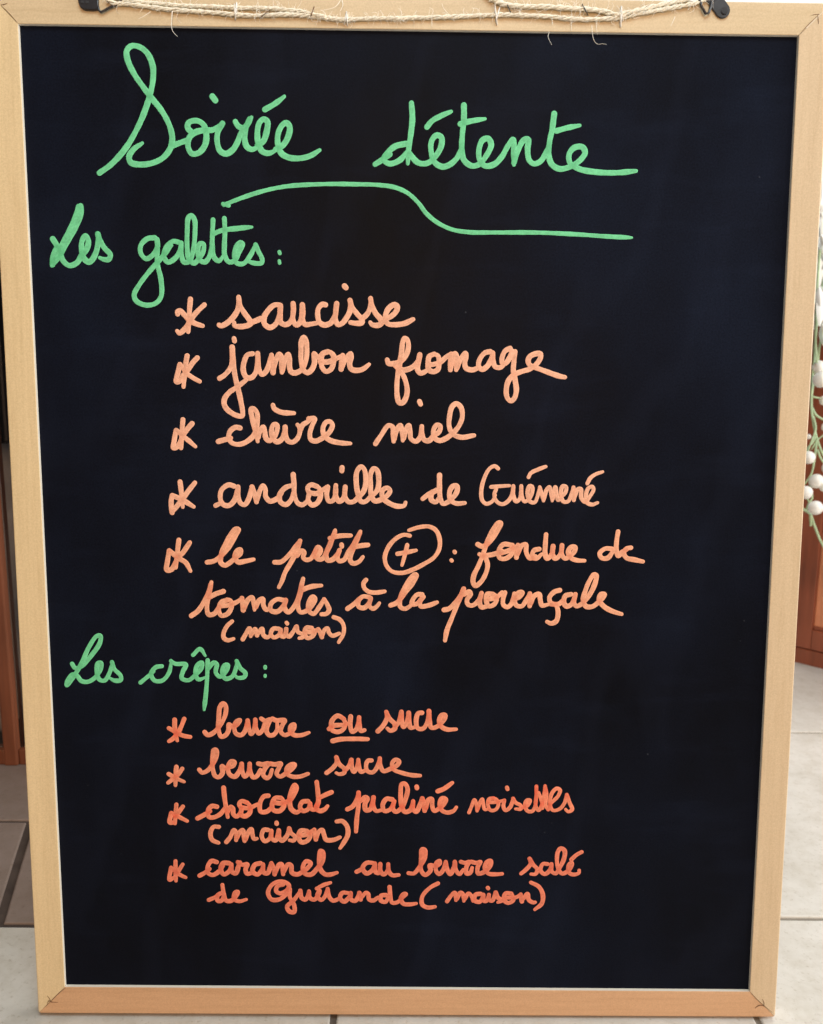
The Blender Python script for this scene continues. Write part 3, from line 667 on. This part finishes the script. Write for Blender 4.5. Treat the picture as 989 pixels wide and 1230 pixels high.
W('praliné', 'orange', 370, 935, 5.205, 5.6, "247,193 280,175 305,132 317,88|317,88 317,160 306,250 301,332|332,140 360,117 373,127 357,160 362,198 390,193 410,118|410,118 407,170 427,203 460,198|528,132 492,128 468,165 478,203 515,193 540,142|540,142 532,190 550,208 582,188 610,130 623,62 605,32 587,36 580,90 584,160 605,208 640,198 658,142|658,142 657,190 677,208 695,180 713,125|715,125 725,160 730,202|735,190 755,132 775,128 777,170 790,203 820,188 850,160 862,132 840,124 825,152 837,198 870,213 910,203 928,180|680,51 682,60|812,80 850,65 903,27")
W('noisettes', 'orange', 540, 935, 5.818, 4.6, "137,238 155,195 175,150 190,188 193,227|197,215 215,167 230,145 237,180 247,217 275,213|310,138 278,144 268,180 287,222 323,218 343,180 325,145 300,138|272,167 330,165 385,152|385,152 377,195 392,223 425,200 445,140|445,140 460,167 498,190 498,213 462,213|507,205 545,190 563,153 542,153 528,190 547,228 580,228 600,190 607,120 608,55|608,55 607,120 603,190 622,222 645,190 663,110 668,52|668,52 678,110 672,190 690,218|622,100 642,150 652,210|690,218 705,180 760,122 773,82 750,70 713,110 703,180 722,222 770,213 805,170 820,113|820,113 840,170 858,217 830,232 812,216|402,63 406,76")
W('(maison)', 'coral', 190, 935, 5.205, 5.6, "380,303 348,303 328,340 338,383 378,403|427,398 450,370 475,323 488,340 488,387|492,375 515,332 530,324 536,360 541,392|546,380 565,337 583,318 590,350 600,378 618,376|688,322 662,322 648,360 667,392 700,373 708,327|708,327 711,375 735,388 755,322|755,325 757,370 775,388 805,360 820,312|820,312 830,340 857,365 848,388 822,386|930,327 892,327 878,365 897,398 935,388 953,350 935,327|882,357 930,350 975,322|977,320 982,355 987,382|989,372 1008,330 1027,322 1037,350 1052,383 1097,384 1137,368|1117,269 1152,267 1182,300 1187,350 1162,400 1138,436|741,276 742,284")
MK('asterisk', 'asterisk before the word caramel', 'red', 190, 1010, 3.804, 5.0, "80,92 80,140 82,183|113,107 95,135 88,145 110,160 126,167|60,122 53,178 75,165|62,125 88,145")
W('caramel', 'red', 190, 1010, 3.804, 5.6, "190,159 215,145 235,128|268,97 245,92 228,115 228,145 250,156 280,138 298,112|325,102 297,102 287,130 300,153 325,138 335,107|335,107 337,140 355,148 368,115 375,97|365,97 385,109 408,107 400,130 407,150 430,146|468,102 442,110 432,140 455,153 478,125 480,107|480,107 482,143 500,148 518,102|518,102 530,130 533,153|536,145 555,107 565,107 572,153|575,140 595,107 608,112 612,145 635,153 655,145 685,122 698,102 677,93 662,120 672,150 700,153 728,125 753,90 753,50 742,45 737,80 742,130 765,153 790,153 818,145")
W('au', 'red', 440, 1010, 3.663, 5.4, "-42,136 -14,122|30,97 2,97 -16,120 2,143 28,128 38,100|38,100 40,135 55,141 62,102|62,102 62,130 77,148 95,130 97,102|97,102 100,135 115,151 143,150")
W('beurre', 'red', 440, 1010, 3.663, 5.4, "187,142 210,143 235,115 258,72 258,40 246,38 242,80 242,130 260,150 283,130 280,108 305,110 323,100 323,88 309,97 307,130 320,146 338,130 350,92|350,92 356,125 370,146 385,120 390,92|390,92 394,125 410,146 428,126|417,92 435,97 453,92 441,115 442,143 458,140 466,118|462,92 485,97 503,92 491,115 492,143 520,136 545,110 548,88 532,92 522,120 537,143 570,147 598,145")
W('salé', 'red', 440, 1010, 3.663, 5.2, "682,144 705,125 724,100 719,78|719,78 735,105 753,125 745,146 725,146|798,102 777,102 767,130 785,146 808,130 815,102|815,102 817,135 835,143 850,120 870,80 873,43 856,33 843,50 842,110 860,143 885,135 903,110 904,97 892,107 892,138 910,148 936,141 937,129|903,82 925,62 948,49")
W('de', 'red', 190, 1010, 3.804, 5.2, "232,270 260,258 275,246|290,238 272,250 272,273 290,273 300,252|294,201 300,240 312,273 335,273 358,250 364,233 352,236 347,265 370,276 403,268")
W('Guérande', 'red', 190, 1010, 3.804, 5.2, "572,200 545,208 540,230 560,240 590,225 598,203 575,187 545,187 515,207 503,240 520,268 557,266 588,240 602,218 602,255 622,295 622,325 600,322 590,300 620,272 648,232|650,228 656,260 674,268 690,232|690,230 694,260 715,268 735,240 738,228 728,250 745,270 762,255 775,218|725,218 755,202 788,191|775,218 782,255 800,273 830,263|868,238 842,238 832,260 850,278 874,255 880,238|880,238 882,268 903,273 920,237|920,237 926,268|930,258 950,237 960,242 965,268 985,272 1005,258|1042,248 1020,250 1018,272 1040,278 1055,250|1058,210 1062,255 1070,282 1094,280 1120,255 1132,243 1122,243 1110,262 1120,286 1148,290 1180,286")
W('(maison)', 'red', 440, 1010, 3.663, 5.2, "316,187 280,207 247,245 247,280 270,293 303,290|356,266 375,240 390,228 395,262|399,255 415,228 424,233 430,265|434,255 450,231 463,242 470,265|503,233 481,237 477,262 500,268 514,242|515,237 517,263 530,263 540,237|540,237 542,260 555,263 569,227|570,227 580,250 598,262 580,270|638,232 613,232 607,260 625,273 648,260 643,236|613,250 660,248 680,235|680,235 685,267|691,255 710,233 716,260 735,271 743,270|725,183 760,202 777,235 773,275 742,302|535,206 537,209")


# ------------------------------------------------------------------ hangers on the top rail
def plate_outline(cx, cy, ax, ay, L, r):
    """rounded strap: round end at centre c, running along direction a for length L (board metres)"""
    n = math.hypot(ax, ay); ax /= n; ay /= n
    px, py = -ay, ax
    a0 = math.atan2(-ay, -ax)
    pts = []
    for k in range(13):
        a = a0 - math.pi / 2 + math.pi * k / 12
        pts.append((cx + r * math.cos(a), cy + r * math.sin(a)))
    q = pts[-1]; s = pts[0]
    pts.append((q[0] + ax * L, q[1] + ay * L)); pts.append((s[0] + ax * L, s[1] + ay * L))
    return pts
def prism(name, pts, z0, z1, mat, parent, bev=0.0003):
    bm = bmesh.new()
    vs = [bm.verts.new((x, y, z0)) for x, y in pts]
    f = bm.faces.new(vs)
    r = bmesh.ops.extrude_face_region(bm, geom=[f])
    ev = [g_ for g_ in r['geom'] if isinstance(g_, bmesh.types.BMVert)]
    for v in ev: v.co.z = z1
    es = [e for e in bm.edges if all(abs(v.co.z - z1) < 1e-9 for v in e.verts)]
    bmesh.ops.bevel(bm, geom=es, offset=bev, segments=2, affect='EDGES')
    return link(name, from_bm(bm, name), mat, parent)
def disc(name, c, r, z0, z1, mat, parent, n=20):
    return prism(name, [(c[0] + r * math.cos(2 * math.pi * k / n), c[1] + r * math.sin(2 * math.pi * k / n)) for k in range(n)], z0, z1, mat, parent)
def bpt(x, y, h): 
    a = survey(x, y, h); return (a[0], a[1], h)
# right hanger
hr = empty('rope_hanger'); hr.parent = board
hr['label'] = 'grey metal strap hanger with round end and screw at the right end of the twine'
c = survey(867.5, 13.5, FH)
prism('strap', plate_outline(c[0], c[1], -0.62, 0.78, 0.016, 0.0051), FH + 0.0001, FH + 0.0016, GREYMETAL, hr)
c2 = survey(869, 14.6, FH)
disc('screw', c2, 0.0024, FH + 0.0015, FH + 0.0024, BLACKMETAL, hr)
tube('wire_ring', [bpt(*p, FH + 0.0022) for p in ((862, -6), (855, 2), (853.5, 9), (852, 15), (848, 16.5), (843, 8), (840, -2))], 0.0009, BLACKMETAL, hr, 7)
# left hanger
hl = empty('rope_hanger'); hl.parent = board
hl['label'] = 'black strap hanger with triangular wire ring at the left end of the twine'
pl = []
for p in ((119, -8), (119, 13.2), (112, 13.8), (104, 13.4), (100, 12.0), (97, 8.5), (95.5, 4), (95, -8)):
    pl.append(survey(*p, FH))
prism('strap', pl, FH + 0.0001, FH + 0.0024, BLACKMETAL, hl, 0.0005)
disc('rivet', survey(100.8, 4.8, FH), 0.0011, FH + 0.0022, FH + 0.0030, GREYMETAL, hl, 12)
disc('rivet', survey(106.5, 4.9, FH), 0.0011, FH + 0.0022, FH + 0.0030, GREYMETAL, hl, 12)
tube('wire_ring', [bpt(*p, FH + 0.0016) for p in ((117, -6), (117.5, 6), (119, 12), (121.5, 14.6), (126, 12.5), (133, 8.5), (140, 5.5), (146, 1), (148, -6))], 0.00085, BLACKMETAL, hl, 7)

# ------------------------------------------------------------------ the twine (hangs from the hangers: a thing of its own)
tw = empty('twine', mw=BM)
tag(tw, 'doubled cream jute twine strung loosely along the top rail of the menu board', 'twine')
def rope(name, pts, r_off, r_str, pitch, h, ns=3, label=None):
    P = []
    for q in pts:
        hh = h if len(q) == 2 else q[2]
        a = survey(q[0], q[1], hh); P.append((a[0], a[1], hh))
    path = catmull(P, 0.0011)
    n = len(path)
    verts, faces = [], []
    arc = 0; ph = rnd.uniform(0, 6)
    rings = [[] for _ in range(ns)]
    for i, p in enumerate(path):
        if i: arc += np.linalg.norm(p - path[i - 1])
        t = path[min(i + 1, n - 1)] - path[max(0, i - 1)]; t = t / np.linalg.norm(t)
        a = np.array([0, 0, 1.0]); a = a - t * (a @ t); a /= np.linalg.norm(a); b = np.cross(t, a)
        wob = 1 + 0.12 * math.sin(arc * 420 + ph) + 0.1 * math.sin(arc * 163)
        for s in range(ns):
            an = -2 * math.pi * (arc / pitch + s / ns) + ph + 0.35 * math.sin(arc * 240 + s)
            rings[s].append(p + (a * math.cos(an) + b * math.sin(an)) * r_off * wob)
    for s in range(ns):
        tube_data(rings[s], lambda t: r_str * (1 + 0.1 * math.sin(t * 90 + s)), 7, verts, faces)
    o = link(name, mesh(name, verts, faces), TWINE, tw, smooth=True)
    if label: o['label'] = label
    return path
Hh = FH + 0.0018
lower = [(128, -2), (136, 3.6), (153, 4.5), (171, 7), (189, 9.5), (207, 11.5), (226, 13), (244, 14), (268, 16), (286, 18), (305, 18.5), (323, 18), (341, 17.5), (359, 18), (377, 19.5), (396, 21.8), (414, 23.5), (438, 22.5), (456, 21.8), (475, 22), (511, 21), (529, 20.5), (547, 20), (566, 19), (584, 18.2), (608, 17.7), (626, 18.3), (645, 18.8), (663, 20), (681, 22), (699, 23), (717, 22.8), (736, 22), (746, 21.3), (760, 17.7), (783, 13.5), (806, 9.5), (829, 5), (845, 0), (852, -6)]
lo = rope('strand', lower, 0.00078, 0.00068, 0.0165, Hh, label='lower run of the twisted twine')
upper_l = [(130, -6), (150, 0), (171, 2.5), (190, 3.8), (207, 6), (226, 7), (244, 7.2), (262, 8), (286, 9.3), (305, 9.3), (323, 9.8), (341, 11.5), (359, 13), (370, 15.5), (380, 18, Hh + 0.001), (392, 20.5, Hh + 0.001)]
ul = rope('strand', upper_l, 0.00070, 0.00060, 0.0150, Hh + 0.0002, label='upper left run of the twine, joining the lower run')
upper_r = [(583, -8), (592, -1.5), (601, 3.2), (614, 6.4), (635, 7.5), (663, 8.2), (690, 10.2), (708, 11.2), (726, 13.7), (741, 17.5, Hh + 0.0008), (752, 15.6, Hh + 0.0012), (770, 11, Hh + 0.001), (783, 8.2), (806, 3.2), (825, -1), (840, -7)]
ur = rope('strand', upper_r, 0.00084, 0.00078, 0.0180, Hh + 0.0002, label='thicker upper right run of the twine')
# thread bindings round the runs
def binding(x, y0, y1, lean=0.0, mat=STAPLE, r=0.0005):
    P = []
    for k in range(9):
        t = k / 8
        h = FH + 0.0004 + 0.0036 * math.sin(math.pi * t)
        P.append(bpt(x + lean * (t - 0.5), y0 + (y1 - y0) * t, h))
    tube('thread_binding', P, r, mat, tw, 6)
binding(283.5, 3, 24, -1.5); binding(282.3, 5, 23, 1.0)
binding(746, 8, 32, -1.0, r=0.00065); binding(747.5, 9, 25, 1.5)
binding(417, 14, 31, 1.2); binding(415, 16, 29, -2.5)
binding(596, 6, 30, 2.5); binding(598, 9, 26, -5)
binding(611, 2, 16, 6, r=0.00035, mat=GREYMETAL); binding(703, 5, 18, 7, r=0.00035, mat=GREYMETAL)
binding(375, 8, 22, -5, r=0.00035, mat=SEAM); binding(319, 10, 22, -14, r=0.0003, mat=SEAM)
# loose hairs: too many to count, one mesh
V, F = [], []
def hair(pts, r=0.00012, hs=None):
    P = []
    for i, q in enumerate(pts):
        h = FH + 0.0028 if hs is None else hs[i]
        a = survey(q[0], q[1], h); P.append((a[0], a[1], h))
    tube_data(catmull(P, 0.0015), lambda t: r * (1 - 0.55 * t), 4, V, F)
hair([(207, 13), (206.5, 22), (206, 31), (208, 38), (213.5, 44)], 0.00026)
hair([(660, 38), (658.5, 44), (660, 48), (663, 54)], 0.00018)
hair([(711, 30), (712, 42), (714, 49), (718, 53), (724, 52.5), (729, 53.5)], 0.00018)
hair([(663.5, 18), (664, 30)], 0.0002); hair([(686, 24), (687, 37)], 0.0002); hair([(716, 22), (717, 35), (718, 42)], 0.00018)
hair([(519, 22), (519, 32)], 0.00022); hair([(181, 14), (172, 20), (166, 23)], 0.0002); hair([(172, 9), (168, 15)], 0.00018)
hair([(811, 20), (808, 27), (806, 31)], 0.00018); hair([(401, 18), (405, 28)], 0.00014); hair([(410, -3), (412, 6), (409, 13)], 0.00025)
hair([(412, -4), (403, 8), (385, 13)], 0.0002)
for path, cnt in ((lo, 420), (ul, 150), (ur, 220)):
    for _ in range(cnt):
        p = path[rnd.randrange(len(path))]
        ang = rnd.uniform(0, 2 * math.pi); L = rnd.uniform(0.0015, 0.0065) * (1.6 if rnd.random() < 0.08 else 1)
        d = np.array([math.cos(ang), math.sin(ang), rnd.uniform(-0.1, 0.5)])
        q = np.array([rnd.uniform(-1, 1), rnd.uniform(-1, 1), 0.3]) * L * 0.35
        pts = [p + d * 0.0006, p + d * L * 0.5 + q, p + d * L + q * 0.3]
        for u in pts: u[2] = max(u[2], FH + 0.0003)
        tube_data(catmull(pts, 0.0012), lambda t: 0.00014 * (1 - 0.5 * t), 3, V, F)
hz = link('loose_fibres', mesh('loose_fibres', V, F), FIBRE, tw)
hz['kind'] = 'stuff'; hz['label'] = 'fine frayed hairs sticking out of the twine'

# ------------------------------------------------------------------ red-brown cabinet at the right, behind the board
A0 = Vector((0.6911, 0.8203, 0)); A1 = Vector((0.7227, 0.7879, 0))
ang = math.atan2(A1.y - A0.y, A1.x - A0.x)
cab = empty('wooden_cabinet', mw=Matrix.Translation(A0) @ Matrix.Rotation(ang, 4, 'Z'))
tag(cab, 'reddish brown wooden cabinet with framed panel door, behind the white berry spray', 'cabinet')
# local: x along the face, y into the cabinet
CH = 0.60
box('carcass', (-0.022, 0.012, 0.006), (0.60, 0.34, CH), REDWOOD, cab, 0.002)
box('plinth', (-0.024, -0.001, 0.0), (0.602, 0.0118, 0.028), REDWOOD, cab, 0.0015)
box('cabinet_top', (-0.035, -0.012, CH + 0.0005), (0.615, 0.35, CH + 0.022), REDWOOD, cab, 0.004)
door = empty('cabinet_door'); door.parent = cab
box('stile', (-0.022, -0.004, 0.030), (0.022, 0.0115, CH - 0.004), REDWOOD, door, 0.002)
box('stile', (0.27, -0.004, 0.030), (0.312, 0.0115, CH - 0.004), REDWOOD, door, 0.002)
box('bottom_rail', (0.0222, -0.0035, 0.030), (0.2698, 0.0115, 0.066), REDWOOD, door, 0.002)
box('top_rail', (0.0222, -0.0035, CH - 0.05), (0.2698, 0.0115, CH - 0.004), REDWOOD, door, 0.002)
box('door_panel', (0.0225, 0.004, 0.0665), (0.2695, 0.0116, CH - 0.051), REDPANEL, door)
box('moulding', (0.0225, 0.001, 0.0665), (0.2695, 0.0038, 0.0725), REDWOOD, door, 0.001)
# ------------------------------------------------------------------ left: glazed cabinet
lc = empty('glazed_cabinet', (-0.51, 0.4187, 0))
tag(lc, 'dark glazed cabinet with orange brown wooden posts, left of the menu board', 'cabinet')
box('post', (-0.0145, 0, 0.0), (0.0033, 0.025, 0.62), LEFTWOOD, lc, 0.0025)
box('post', (-0.40, 0, 0.0), (-0.382, 0.025, 0.62), LEFTWOOD, lc, 0.0025)
box('post', (0.28, 0, 0.0), (0.298, 0.025, 0.62), LEFTWOOD, lc, 0.0025)
box('bottom_rail', (0.0036, 0.003, 0.0), (0.2797, 0.022, 0.021), LEFTWOOD, lc, 0.002)
box('bottom_rail', (-0.3817, 0.003, 0.0), (-0.0148, 0.022, 0.021), LEFTWOOD, lc, 0.002)
box('cabinet_top', (-0.41, -0.01, 0.6205), (0.31, 0.40, 0.642), LEFTWOOD, lc, 0.003)
box('back_panel', (-0.40, 0.375, 0.0), (0.298, 0.385, 0.62), BLACKBOX, lc)
box('side_panel', (-0.40, 0.0255, 0.0), (-0.39, 0.3745, 0.62), LEFTWOOD, lc)
box('side_panel', (0.288, 0.0255, 0.0), (0.298, 0.3745, 0.62), LEFTWOOD, lc)
box('cabinet_floor', (-0.3895, 0.0225, 0.0), (0.2875, 0.3745, 0.012), BLACKBOX, lc)
mg, nt, b = new_mat('smoked_glass')
tr = nt.nodes.new('ShaderNodeBsdfTransparent'); tr.inputs[0].default_value = (0.85, 0.85, 0.87, 1)
gl = nt.nodes.new('ShaderNodeBsdfGlossy'); gl.inputs['Roughness'].default_value = 0.05
fr = nt.nodes.new('ShaderNodeFresnel'); fr.inputs[0].default_value = 1.45
mx = nt.nodes.new('ShaderNodeMixShader')
nt.links.new(fr.outputs[0], mx.inputs[0]); nt.links.new(tr.outputs[0], mx.inputs[1]); nt.links.new(gl.outputs[0], mx.inputs[2])
nt.links.new(mx.outputs[0], nt.nodes['Material Output'].inputs[0])
SMOKE = mg
box('glass_pane', (0.0037, 0.010, 0.0215), (0.2796, 0.013, 0.6195), SMOKE, lc)
box('glass_pane', (-0.3816, 0.010, 0.0215), (-0.0149, 0.013, 0.6195), SMOKE, lc)
# grey sheet added for the glass reflections, and a black box over it
def backdrop_sheet():
    V, F = [], []
    nu, nv = 60, 40
    for j in range(nv + 1):
        for i in range(nu + 1):
            x = -0.36 + 0.62 * i / nu; z = 0.012 + 0.40 * j / nv
            y = 0.10 + 0.030 * math.sin(x * 27 + z * 11) * math.sin(z * 23 + 1.0) + 0.012 * math.sin(x * 70 + z * 31) + 0.05 * (z / 0.4) ** 2
            V.append((x, y, z))
    for j in range(nv):
        for i in range(nu):
            k = j * (nu + 1) + i
            F.append((k, k + 1, k + nu + 2, k + nu + 1))
    me = mesh('grey_backdrop', V, F)
    o = link('grey_backdrop', me, BACKDROP, None, smooth=True)
    so = o.modifiers.new('thick', 'SOLIDIFY'); so.thickness = 0.02; so.offset = -1
    o.location = lc.location
    return o
tag(backdrop_sheet(), 'crumpled grey blanket behind the dark glass, added for its grey reflections', 'backdrop')
p0 = at_depth(10.5, 533, 0.455)
bb = box('black_box', (-0.30, 0, 0), (0.0, 0.10, 0.18), BLACKBOX, None, 0.004)
bb.location = (p0.x, 0.455, p0.z)
tag(bb, 'black box in front of the grey blanket behind the glass', 'box')

# ------------------------------------------------------------------ white berry spray, right
YS = 0.66
sp = empty('berry_spray', at_depth(978, 400, YS))
tag(sp, 'hanging spray of artificial white berries and blossom on pale green stems, right of the board', 'artificial flowers')
def loc(x, y, dy=0.0): return at_depth(x, y, YS + dy) - sp.location
def stem(pts, r=0.0016):
    P = [tuple(loc(q[0], q[1], q[2] if len(q) > 2 else 0)) for q in pts]
    tube('stem', catmull(P, 0.006), lambda t: r * (1 - 0.3 * t), STEM, sp, 7)
stem([(1010, 250, .03), (993, 320, .01), (983, 370), (979.4, 408), (978, 434), (975.5, 460), (975, 493), (981, 525), (989, 546), (1000, 562)], 0.0024)
stem([(985, 300, -.01), (981, 360, -.01), (980, 408, -.01), (981.5, 436, -.012)], 0.002)
stem([(1000, 380, .02), (986, 410, .015), (982, 440, .012), (976, 470, .01), (975.5, 492, .005)], 0.002)
stem([(976, 490), (980, 498), (989, 504), (1002, 512)], 0.0018)
stem([(975, 476), (983, 478), (990, 479)], 0.0017)
stem([(977, 500), (980, 515, -.005), (975, 530, -.01), (971, 541, -.01), (966, 552, -.01)], 0.0017)
stem([(981, 528), (979, 548), (974.5, 570), (970, 577), (965, 583)], 0.0019)
stem([(980, 524), (976, 532), (971, 537), (968, 543)], 0.0016)
stem([(982, 540), (987, 552), (994, 560), (1004, 566)], 0.0017)
stem([(1000, 516), (989, 523), (981, 530), (975, 540)], 0.0012)
stem([(972, 575), (974.5, 590), (976, 598), (971, 606), (969, 612)], 0.0018)
stem([(960, 606), (965, 611.5), (973, 617), (978, 630), (986, 650), (994, 664), (1004, 684)], 0.0022)
stem([(973.5, 617), (974, 626), (974, 632)], 0.0024)
stem([(966, 590), (972, 603), (977, 612)], 0.0016)
def sphere_mesh(name, seg=20, ring=12):
    bm = bmesh.new(); bmesh.ops.create_uvsphere(bm, u_segments=seg, v_segments=ring, radius=1.0)
    for v in bm.verts:
        d = 1 + 0.025 * math.sin(v.co.x * 5 + 1) * math.sin(v.co.y * 4 + v.co.z * 3)
        v.co *= d
    me = bpy.data.meshes.new(name); bm.to_mesh(me); bm.free()
    me.materials.append(BERRY)
    for p in me.polygons: p.use_smooth = True
    return me
BM_ = sphere_mesh('berry')
for x, y, r, dy in ((984, 441, 8.5, .0), (986.5, 456, 10, -.02), (991, 481, 6.5, 0), (993, 513, 6, .01), (971.3, 524.5, 3.2, .0), (971.5, 549.6, 8.2, -.015), (981, 578, 9.3, -.005), (993, 583.5, 9, -.01),
                    (968.2, 591.5, 8.4, -.02), (980, 610, 9.2, -.02), (995, 562, 7.5, .01), (1006, 512, 8, 0), (1008, 470, 9, 0), (1012, 600, 9, 0), (1010, 690, 8, 0), (1005, 636, 8, .01)):
    o = bpy.data.objects.new('berry', BM_); col.objects.link(o); o.parent = sp
    rr = r * 0.95 * (YS + dy - CP[1]) / 1000.0
    o.location = loc(x, y, dy); o.scale = (rr, rr, rr * 1.03)
    o.rotation_euler = (rnd.uniform(0, 3), rnd.uniform(0, 3), 0)
# blossom: elongated white petals
def petal_mesh():
    V, F = [], []
    nu, nv = 8, 6
    for j in range(nu + 1):
        t = j / nu
        wd = 0.17 * math.sin(math.pi * min(1, t * 0.93 + 0.05)) ** 0.8
        for i in range(nv + 1):
            s = i / nv * 2 - 1
            V.append((s * wd, -0.16 * math.sin(math.pi * t) + 0.16 * s * s * wd / 0.17, -t))
    for j in range(nu):
        for i in range(nv):
            k = j * (nv + 1) + i
            F.append((k, k + 1, k + nv + 2, k + nv + 1))
    me = mesh('petal', V, F); me.materials.append(PETAL)
    for p in me.polygons: p.use_smooth = True
    return me
PM = petal_mesh()
for k in range(120):
    y = rnd.uniform(205, 392) if k > 8 else 205 + k * 20
    xmin = 986 + max(0, (240 - y) * 0.02) - (y - 200) * 0.02
    x = xmin + rnd.uniform(0, 42)
    if y > 372: x = max(x, 988)
    o = bpy.data.objects.new('petal', PM); col.objects.link(o); o.parent = sp
    o.location = loc(x, y, rnd.uniform(-0.03, 0.05))
    s = rnd.uniform(0.030, 0.050)
    o.scale = (s, s, s)
    o.rotation_euler = (rnd.uniform(-0.5, 0.5), rnd.uniform(-0.7, 0.5), rnd.uniform(-0.9, 0.9))
